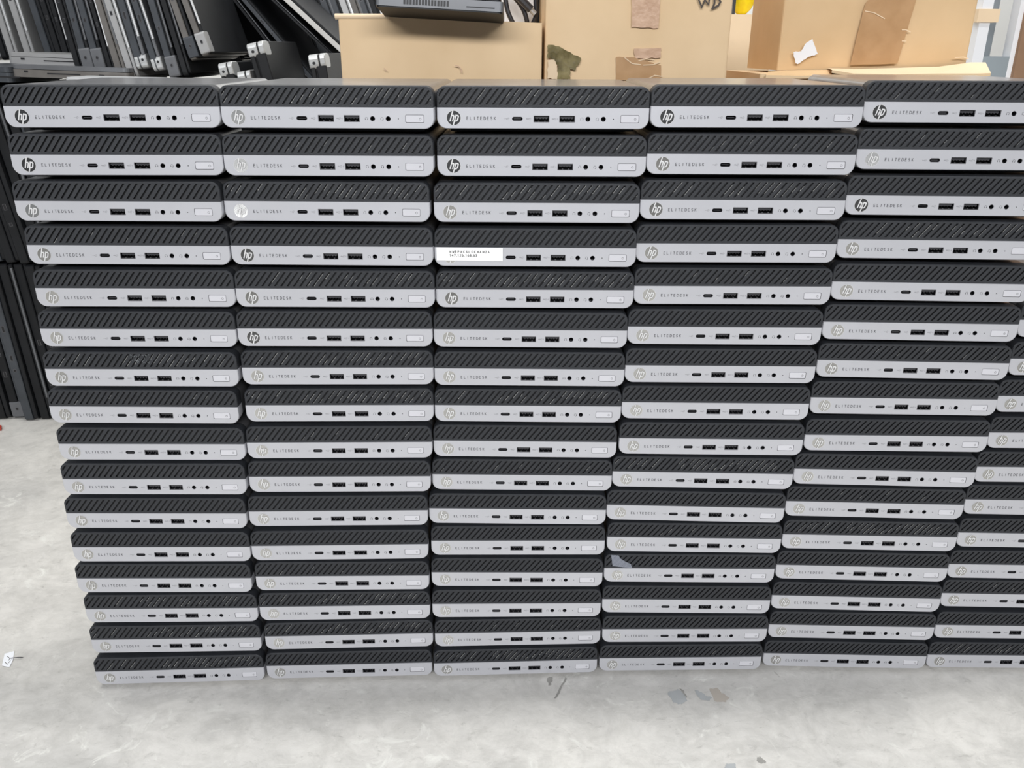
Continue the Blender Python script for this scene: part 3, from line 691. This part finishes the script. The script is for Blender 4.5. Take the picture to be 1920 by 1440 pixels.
flat_laptop('white thin laptop lying flat just behind the top left computer', p0.x, p1.x, 0.56, 0.635, p0.z-0.004, p0.z+0.004, 'lapwhite', (0, 0.02, 0), 'lapwhite')

# ------------------------------------------------------------------ cartons
def carton(name, label, x0, x1, y0, y1, z0, z1, mt, yaw=0.0, top=(0, 0, 0, 0), group='cardboard cartons', open_top=False, pivot=None):
    """origin at the front left bottom corner; top = height offsets of the four top corners"""
    t = thing(name, label, 'box', (x0, y0, z0), (0, 0, yaw), group)
    W, D, H = x1-x0, y1-y0, z1-z0
    bm = bmesh.new()
    nx, nz = 14, 16
    P = [(0, 0), (W, 0), (W, D), (0, D)]
    rr = random.Random(label)
    mbx = MB()
    # walls as subdivided sheets that bulge a little
    for s_ in range(4):
        (ax, ay), (bx, by) = P[s_], P[(s_+1) % 4]; ta, tb = top[s_], top[(s_+1) % 4]
        nxn, nyn = (by-ay), -(bx-ax); l = math.hypot(nxn, nyn); nxn /= l; nyn /= l
        def pt(i, j):
            u_, v_ = i/nx, j/nz; h = (H+ta+(tb-ta)*u_)*v_
            b_ = 0.004*math.sin(PI*u_)*math.sin(PI*v_)
            return (ax+(bx-ax)*u_+nxn*b_, ay+(by-ay)*u_+nyn*b_, h)
        for i in range(nx):
            for j in range(nz): mbx.poly([pt(i, j), pt(i+1, j), pt(i+1, j+1), pt(i, j+1)], mt)
    c0 = [(P[k][0], P[k][1], 0) for k in range(4)]; c1 = [(P[k][0], P[k][1], H+top[k]) for k in range(4)]
    mbx.poly(c0[::-1], mt)
    if not open_top: mbx.poly(c1, mt)
    else:
        i = 0.004; q = [(i, i), (W-i, i), (W-i, D-i), (i, D-i)]
        for k in range(4):
            n_ = (k+1) % 4
            mbx.poly([c1[k], c1[n_], (q[n_][0], q[n_][1], H+top[n_]), (q[k][0], q[k][1], H+top[k])], mt)
            mbx.poly([(q[k][0], q[k][1], H+top[k]), (q[n_][0], q[n_][1], H+top[n_]), (q[n_][0], q[n_][1], H-0.02), (q[k][0], q[k][1], H-0.02)], mt)
        mbx.poly([(a, c, H-0.02) for a, c in q], mt)
    body = link('body', mbx.mesh('carton_body'), t)
    bv = body.modifiers.new('bevel', 'BEVEL'); bv.width = 0.0022; bv.segments = 2; bv.limit_method = 'ANGLE'; bv.angle_limit = math.radians(40)
    return t
def patch(name, parent, pts, mt, y=-0.0045, th=0.0004, rough=0.0, seed=0):
    """flat piece on the front of a carton, outline in local x, z"""
    mb = MB(); mb.prism(pts, lambda a, c, d: (a, d, c), y, y+th, mt); return link(name, mb.mesh(name, weld=False), parent)
def loc_on(t, px, py, Y):
    p = at(px, py, Y=Y); v = t.matrix_basis.inverted() @ p; return (v.x, v.z)
def torn(p, q, n, amp, r_):
    return [(p[0]+(q[0]-p[0])*k/n+r_.uniform(-amp, amp), p[1]+(q[1]-p[1])*k/n+r_.uniform(-amp, amp)) for k in range(1, n)]

# left carton with the open top
Y1 = 0.25
a = at(633, 28, Y=Y1); b_ = at(1017, 43, Y=Y1)
box1 = carton('cardboard_box', 'tan carton under the dark laptop, left of the taped cartons', a.x, b_.x, Y1, Y1+0.22, 0.0, a.z, 'card', 0.0, (0, b_.z-a.z, b_.z-a.z, 0), open_top=True)
r_ = random.Random(4)
def dent(t, pts, Y, wd=0.0012):
    mb = MB()
    q2 = [loc_on(t, *p, Y) for p in pts]
    for q in stroke(q2, wd): mb.poly([(p[0], -0.0042, p[1]) for p in q], 'marker')
    link('scuff', mb.mesh('scuff', weld=False), t)
mb = MB()
for l in ([(721, 128), (726, 133)], [(853, 123), (860, 124), (865, 129), (866, 136)]):
    for q in stroke([loc_on(box1, *p, Y1) for p in l], 0.0009): mb.poly([(p[0], -0.0045, p[1]) for p in q], 'tapegrey')
link('scuff_marks', mb.mesh('scuff_marks', weld=False), box1)
# rolled rim at the upper left corner
mb = MB(); W_ = 0.055
mb.prism(circ(0, 0, 0.003, 10), lambda a_, c_, d: (d, a_+0.0015, c_+a.z-0.0015), -0.003, W_, 'cardpale'); link('rolled_rim', mb.mesh('rolled_rim'), box1)

# middle carton
Y2 = 0.255
a = at(1019, 148, Y=Y2); b_ = at(1361, 148, Y=Y2); bt = at(1374, 0, Y=Y2)
box2 = carton('cardboard_box', 'tall tan carton with torn tape and handwritten letters', a.x+0.001, b_.x, Y2, Y2+0.22, 0.0, 0.80, 'card', 0.0, (0, 0, 0, 0))
def patch_px(name, t, px, mt, Y, y=-0.0047, seed=1, amp=0.0, n=6):
    r_ = random.Random(seed); q = [loc_on(t, *p, Y) for p in px]; out = []
    for i in range(len(q)):
        out.append(q[i])
        if amp: out += torn(q[i], q[(i+1) % len(q)], n, amp, r_)
    return patch(name, t, out, mt, y)
patch_px('worn_tape', box2, [(1183, 51), (1233, 53), (1240, -70), (1184, -70)], 'tapegrey', Y2, amp=0.0006)
patch_px('worn_tape', box2, [(1189, 110), (1237, 108), (1238, 90), (1188, 91)], 'tapegrey', Y2, amp=0.0006)
patch_px('brown_tape', box2, [(1154, 150), (1237, 150), (1238, 122), (1215, 116), (1188, 107), (1154, 107)], 'tape', Y2, -0.0050, 3, 0.0005)
patch_px('olive_tape', box2, [(1027, 84), (1050, 88), (1089, 109), (1078, 133), (1046, 124), (1040, 112), (1032, 110), (1026, 108)], 'tapeolive', Y2, -0.0050, 5, 0.0008)
patch_px('olive_tape', box2, [(1046, 118), (1069, 130), (1068, 148), (1044, 148)], 'tapeolive', Y2, -0.0054, 6, 0.0008)
patch_px('torn_paper', box2, [(1028, 112), (1044, 106), (1046, 147), (1026, 147)], 'cardpale', Y2, -0.0047, 7, 0.0008)
mb = MB()
for l in ([(1305, -10), (1314, 14), (1320, 0), (1327, 9), (1329, -10)], [(1338, -8), (1338, 6), (1335, 15)], [(1334, -8), (1345, -4), (1349, 4), (1345, 11), (1333, 17)]):
    kk = len(mb.v)*2e-6
    for q in stroke([loc_on(box2, *p, Y2) for p in l], 0.0020): mb.poly([(p[0], -0.0047-kk, p[1]) for p in q], 'marker')
link('handwriting', mb.mesh('handwriting', weld=False), box2)
mb = MB()
for l in ([(1225, 112), (1210, 110), (1196, 114)], [(1170, 108), (1184, 119), (1200, 121)], [(1236, 116), (1224, 121), (1205, 122)], [(1240, 143), (1226, 141), (1214, 147)]):
    for q in stroke([loc_on(box2, *p, Y2) for p in l], 0.0010): mb.poly([(p[0], -0.0056, p[1]) for p in q], 'cardpale')
link('tape_wrinkles', mb.mesh('tape_wrinkles', weld=False), box2)

# low carton with crushed flaps and the brown carton standing on it
Y3 = 0.27
a = at(1425, 141, Y=Y3); b_ = at(1862, 136, Y=Y3)
zl = at(1600, 139, Y=Y3).z
low = carton('cardboard_box', 'low carton with crushed top flaps under the brown carton', a.x, b_.x-0.01, Y3, Y3+0.16, 0.0, zl, 'card', 0.0)
mb = MB()
def sheet(pts_bottom, pts_top, mt, mbx): # curved strip
    for i in range(len(pts_bottom)-1): mbx.poly([pts_bottom[i], pts_bottom[i+1], pts_top[i+1], pts_top[i]], mt)
inv = low.matrix_basis.inverted()
def L3(px, py, Y): v = inv @ at(px, py, Y=Y); return (v.x, v.y, v.z)
front = [L3(px, py, Y3-0.02) for px, py in [(1560, 131), (1600, 138), (1680, 139.5), (1760, 138), (1830, 138), (1858, 137)]]
back_ = [L3(px, py, Y3+0.03) for px, py in [(1552, 128), (1600, 129), (1680, 127), (1760, 125), (1820, 117), (1848, 117)]]
sheet(front, back_, 'cardpale', mb); low_front = [(x, y, z-0.003) for x, y, z in front]; sheet(low_front, front, 'card', mb)
sheet([(x, y, z-0.003) for x, y, z in back_], low_front, 'card', mb)
link('flap', mb.mesh('flap'), low)
mb = MB()
f2 = [L3(px, py, Y3-0.01) for px, py in [(1436, 141), (1500, 142), (1560, 141)]]; b2 = [L3(px, py, Y3+0.03) for px, py in [(1440, 134), (1500, 131), (1560, 131)]]
sheet(f2, b2, 'cardbrown', mb); sheet([(x, y, z-0.003) for x, y, z in f2], f2, 'card', mb); link('flap', mb.mesh('flap'), low)
Yf = 0.30
a = at(1457, 129, Y=Yf); b_ = at(1818, 117, Y=Yf)
box3 = carton('cardboard_box', 'brown carton with a torn white sticker and wide tape at right', a.x, b_.x, Yf, Yf+0.12, zl+0.003, 0.80, 'cardbrown', 0.03)
patch_px('brown_tape', box3, [(1592, 122), (1681, 119), (1738, -70), (1640, -70), (1634, -8), (1620, 8), (1615, 26)], 'tape', Yf, -0.0062, 8, 0.0003)
patch_px('torn_sticker', box3, [(1484, 97), (1499, 96), (1507, 82), (1520, 73), (1530, 101), (1514, 106), (1492, 120), (1488, 118)], 'white', Yf, -0.0066, 9, 0.0004)
mb = MB()
for l in ([(1619, 21), (1636, 24), (1656, 35)], [(1689, 56), (1697, 56), (1705, 60)], [(1689, 77), (1697, 77)], [(1790, 108), (1806, 107), (1815, 110)]):
    for q in stroke([loc_on(box3, *p, Yf) for p in l], 0.0010): mb.poly([(p[0], -0.0070, p[1]) for p in q], 'cardpale')
link('tape_wrinkles', mb.mesh('tape_wrinkles', weld=False), box3)

# pale carton further back between the two, a yellow bundle on it
Y4 = 0.95
a = at(1340, 150, Y=Y4); b_ = at(1440, 150, Y=Y4); zt = at(1390, 27, Y=Y4).z; zs = at(1390, 72, Y=Y4).z
far = carton('cardboard_box', 'pale carton in the gap between the tall tan and brown cartons', a.x, b_.x, Y4, Y4+0.3, 0.0, zt, 'cardpale', 0.0)
yb = thing('yellow_bundle', 'bright yellow plastic bundle on the pale carton', 'bag', (at(1395, 27, Y=Y4+0.03).x, Y4+0.05, zt), (0, 0, 0))
bm = bmesh.new(); bmesh.ops.create_icosphere(bm, subdivisions=3, radius=0.03)
for v in bm.verts:
    n_ = 1+0.18*math.sin(v.co.x*180)*math.cos(v.co.z*150+v.co.y*120); v.co = Vector((v.co.x*0.75*n_, v.co.y*0.6*n_, (v.co.z*1.3+0.038)*n_)); v.co.z = max(v.co.z, 0.0005)
me = bpy.data.meshes.new('yellow_wrap'); bm.to_mesh(me); bm.free(); me.materials.append(M['yellow']); me.polygons.foreach_set('use_smooth', [True]*len(me.polygons)); link('wrap', me, yb)
mb = MB(); mb.box(-0.024, -0.019, -0.028, -0.018, 0.0, 0.08, 'cable'); link('black_strap', mb.mesh('black_strap'), yb)

# ------------------------------------------------------------------ laptop lying on the open carton, cables and white adapter
tl = thing('laptop', 'dark laptop with side vents lying across the open tan carton', 'laptop', (0, 0, 0), (0, 0, 0))
fl, fr = at(703, 9, Y=0.185), at(944, 23, Y=0.185)
Wd = (fr-fl).length; ang = math.atan2(fr.z-fl.z, fr.x-fl.x)
tl.location = fl; tl.rotation_euler = (-0.115, -ang, 0)
def fbox(x0, x1, y0, y1, z0, z1, mt, r=0.006):
    mb = MB(); lp = rrect(x0, x1, y0, y1, r, 4); mb.prism(lp, lambda a_, c_, d: (a_, c_, d), z0, z1, mt); return mb
mb = fbox(0, Wd, 0, 0.11, 0, 0.0095, 'lapgrey', 0.004)
for k in range(15): mb.box(Wd*(0.22+k*0.0240), Wd*(0.236+k*0.0240), -0.0004, 0.001, 0.0022, 0.0072, 'hole')
mb.box(Wd*0.71, Wd*0.93, -0.0004, 0.001, 0.0026, 0.0036, 'hole')
link('base', mb.mesh('flat_laptop_base'), tl)
mb = MB(); lp = rrect(0.001, Wd-0.001, 0.001, 0.109, 0.004, 4); mb.prism(lp, lambda a_, c_, d: (a_, c_, d), -0.0012, 0.0004, 'lapblack')  # black plate: shade under the laptop put into the colour
link('underside', mb.mesh('flat_laptop_underside'), tl)
link('lid', fbox(0.001, Wd-0.003, 0.001, 0.109, 0.0103, 0.0160, 'lapblack', 0.004).mesh('flat_laptop_lid'), tl)
mb = MB(); mb.box(0.005, Wd-0.006, 0.004, 0.1, 0.0090, 0.0108, 'hole'); link('gap_seal', mb.mesh('flat_laptop_seal'), tl)

def tube(pts, r, mt, name, n=10):
    cu = bpy.data.curves.new(name, 'CURVE'); cu.dimensions = '3D'; cu.bevel_depth = r; cu.bevel_resolution = 3; cu.resolution_u = 8
    sp = cu.splines.new('NURBS'); sp.points.add(len(pts)-1); sp.use_endpoint_u = True; sp.order_u = 4
    for p, q in zip(sp.points, pts): p.co = (*q, 1)
    o = bpy.data.objects.new(name, cu); COL.objects.link(o)
    dg = bpy.context.evaluated_depsgraph_get(); me = bpy.data.meshes.new_from_object(o.evaluated_get(dg)); bpy.data.objects.remove(o)
    me.materials.clear(); me.materials.append(M[mt])
    return me
Yc = 0.33
# white adapter housing standing inside the carton, behind the cables
wl, wr = at(942, 54, Y=Yc+0.03), at(1000, 54, Y=Yc+0.03)
wb = thing('power_adapter', 'white adapter housing inside the carton behind the black cables', 'adapter', (wl.x, Yc+0.03, 0.640), (0, 0, 0))
mb = MB(); mb.prism(rrect(0, wr.x-wl.x, 0, 0.13, 0.012, 6), lambda a_, c_, d: (a_, d, c_), 0.0, 0.035, 'white'); link('housing', mb.mesh('adapter_housing'), wb)
mb = MB(); mb.prism(rrect(0.004, wr.x-wl.x-0.004, 0.008, 0.118, 0.010, 6), lambda a_, c_, d: (a_, d, c_), -0.0010, 0.0005, 'whitepaint'); link('front_plate', mb.mesh('adapter_plate'), wb)
def cable(name, label, pxs, r=0.0028, Y=Yc, zs=0):
    pts = [at(px, py, Y=Y+dy) for px, py, dy in pxs]
    o = link(name, tube(pts, r, 'cable', name)); tag(o, label, 'cable', 'black cables in the open carton'); return o
cable('cable', 'black cable curving down left beside the white adapter', [(945, -30, 0), (948, 5, 0), (952, 28, 0), (966, 50, 0), (972, 64, 0.01)])
cable('cable', 'black cable arching over the white adapter to the right', [(950, -20, 0.01), (966, -4, 0), (978, 10, 0), (986, 28, 0), (990, 48, 0), (990, 66, 0.01)])
cable('cable', 'black cable crossing at the right beside the metal plug', [(1006, -26, 0), (1003, 0, 0), (1008, 24, 0), (1002, 44, 0), (985, 60, 0.01)])
pp = at(976, -2, Y=Yc-0.008); pq = at(1003, 26, Y=Yc-0.008)
pl_ = thing('cable_plug', 'black plug with metal tip pointing down right in the carton', 'plug', pp, (0, math.atan2((pq-pp).x, (pq-pp).z), 0))
mb = MB(); L_ = (pq-pp).length; mb.prism(circ(0, 0, 0.0045, 10), lambda a_, c_, d: (a_, c_, d), -0.02, L_*0.72, 'cable'); link('grip', mb.mesh('plug_grip'), pl_)
mb = MB(); mb.prism(circ(0, 0, 0.0030, 10), lambda a_, c_, d: (a_, c_, d), L_*0.72, L_*1.02, 'lapsilver'); link('metal_tip', mb.mesh('plug_tip'), pl_)
dp = thing('equipment_case', 'dark blue-black case inside the carton behind the cables', 'case', (at(950, 50, Y=0.43).x, 0.43, 0.640))
mb = MB(); mb.prism(rrect(0, 0.060, 0, 0.10, 0.004, 3), lambda a_, c_, d: (a_, d, c_), 0, 0.03, 'lapblack'); link('shell', mb.mesh('dark_shell'), dp)

# ------------------------------------------------------------------ white metal cabinet at the right
Y5 = 1.15
cab = thing('metal_cabinet', 'white metal cabinet frame with grey inside at the right edge', 'cabinet', (at(1835, 100, Y=Y5).x, Y5, 0))
O = cab.location.copy()
def cx(px, Y=Y5): return at(px, 60, Y=Y).x-O.x
mb = MB(); mb.box(cx(1833), cx(1853), 0, 0.03, 0, 1.1, 'whitepaint'); link('post', mb.mesh('post'), cab)
mb = MB(); mb.box(cx(1903), cx(1916), 0, 0.03, 0, 1.1, 'whitepaint'); link('post', mb.mesh('post'), cab)
mb = MB(); mb.box(cx(1853), cx(1903), 0.08, 0.10, 0, 1.1, 'steelgrey'); mb.box(cx(1862)+0.002, cx(1866), 0.06, 0.085, 0, 1.1, 'lapgrey'); link('back_panel', mb.mesh('back_panel'), cab)
mb = MB(); mb.box(cx(1874), cx(1876), 0.055, 0.082, at(1875, 100, Y=Y5).z, 1.1, 'whitepaint'); link('rail', mb.mesh('rail'), cab)
mb = MB(); mb.box(cx(1853), cx(1903), 0.0, 0.10, at(1870, 112, Y=Y5).z-0.06, at(1870, 106, Y=Y5).z, 'steelgrey'); link('shelf', mb.mesh('shelf'), cab)
mb = MB(); mb.box(cx(1826), cx(1866), -0.004, 0.02, at(1860, 42, Y=Y5).z, at(1860, 17, Y=Y5).z, 'cardpale'); link('bracket', mb.mesh('bracket'), cab)
mb = MB()
for py in (53, 75, 88): mb.box(cx(1855), cx(1858), 0.06, 0.079, at(1856, py+3, Y=Y5).z, at(1856, py-3, Y=Y5).z, 'hole')
link('slot_holes', mb.mesh('slot_holes'), cab)
mb = MB(); mb.box(0, 0.3, 0, 0.02, 0, 1.2, 'pine'); o = link('wooden_board', mb.mesh('wooden_board')); o.location = (at(1917, 60, Y=Y5-0.01).x, Y5-0.01, 0); tag(o, 'brown board standing at the far right edge beside the white cabinet', 'board')

# ------------------------------------------------------------------ bits on the floor
def floor_thing(name, label, cat, pxs, mt, z=0.0006, th=0.0004):
    pts = [at(px, py, Z=0) for px, py in pxs]; c_ = sum(pts, Vector())/len(pts)
    mb = MB(); mb.prism([(p.x-c_.x, p.y-c_.y) for p in pts], lambda a_, q_, d: (a_, q_, d), 0, th, mt)
    o = link(name, mb.mesh(name)); o.location = (c_.x, c_.y, z); tag(o, label, cat); return o
tg = floor_thing('paper_tag', 'small white paper tag with thread on the floor at left', 'tag', [(9, 1227), (27, 1222), (25, 1238), (18, 1252), (4, 1249)], 'white')
me = tube([at(20, 1234, Z=0.002)-tg.location, at(28, 1233, Z=0.003)-tg.location, at(36, 1232, Z=0.0015)-tg.location, at(43, 1233, Z=0.0015)-tg.location], 0.0004, 'cable', 'thread'); link('thread', me, tg)
me = MB()
for l in ([(10, 1243), (14, 1247), (20, 1240)], [(14, 1232), (19, 1236), (16, 1240)]):
    for q in stroke([tuple((at(*p, Z=0)-tg.location)[:2]) for p in l], 0.0006): me.poly([(p[0], p[1], 0.0005) for p in q], 'marker')
link('printed_marks', me.mesh('tag_marks', weld=False), tg)
floor_thing('red_scrap', 'tiny red plastic scrap at the left edge of the floor', 'scrap', [(-6, 800), (4, 802), (3, 808), (-6, 808)], 'red', 0.0006, 0.004)
# worn patches in the concrete
M['patchgrey'] = mat('grey_patch', srgb(176, 179, 180), 0.5, 0, 0.15, 60); M['patchbrown'] = mat('brown_patch', srgb(184, 176, 166), 0.5, 0, 0.12, 60); M['patchdark'] = mat('dark_mark', srgb(158, 156, 151), 0.6, 0, 0.2, 90)
st = MB(); rr = random.Random(8)
def blot(pts, mt, amp, k):
    q = [at(px, py, Z=0) for px, py in pts]; q = [(p.x, p.y) for p in q]; out = []
    for i in range(len(q)): out.append(q[i]); out.extend(torn(q[i], q[(i+1) % len(q)], 5, amp, rr))
    st.holed(out, [], lambda a_, c_: (a_, c_, 0.00025+k*0.00002), mt)
blot([(1252, 1300), (1270, 1292), (1284, 1300), (1289, 1315), (1278, 1321), (1262, 1318)], 'patchgrey', 0.0012, 1)
blot([(1302, 1294), (1315, 1298), (1325, 1305), (1336, 1308), (1330, 1314), (1314, 1312)], 'patchgrey', 0.0010, 2)
blot([(1330, 1292), (1345, 1290), (1352, 1300), (1368, 1308), (1360, 1317), (1340, 1315)], 'patchbrown', 0.0010, 3)
blot([(1274, 1291), (1281, 1294), (1288, 1308), (1284, 1305)], 'patchdark', 0.0006, 4)
blot([(1038, 1311), (1041, 1306), (1060, 1270), (1063, 1272), (1044, 1308)], 'patchdark', 0.0008, 5)
blot([(1026, 1272), (1036, 1270), (1034, 1284), (1028, 1286)], 'patchdark', 0.0012, 6)
blot([(1362, 1432), (1378, 1432), (1382, 1442), (1358, 1442)], 'patchgrey', 0.0008, 7)
blot([(1450, 1258), (1456, 1264), (1462, 1270), (1455, 1264)], 'patchdark', 0.0005, 8)
blot([(1418, 1425), (1424, 1418), (1436, 1428), (1426, 1432)], 'patchdark', 0.0010, 9)
o = link('floor_marks', st.mesh('floor_marks')); tag(o, kind='structure'); o.name = 'trim_1'
bpy.context.view_layer.update()
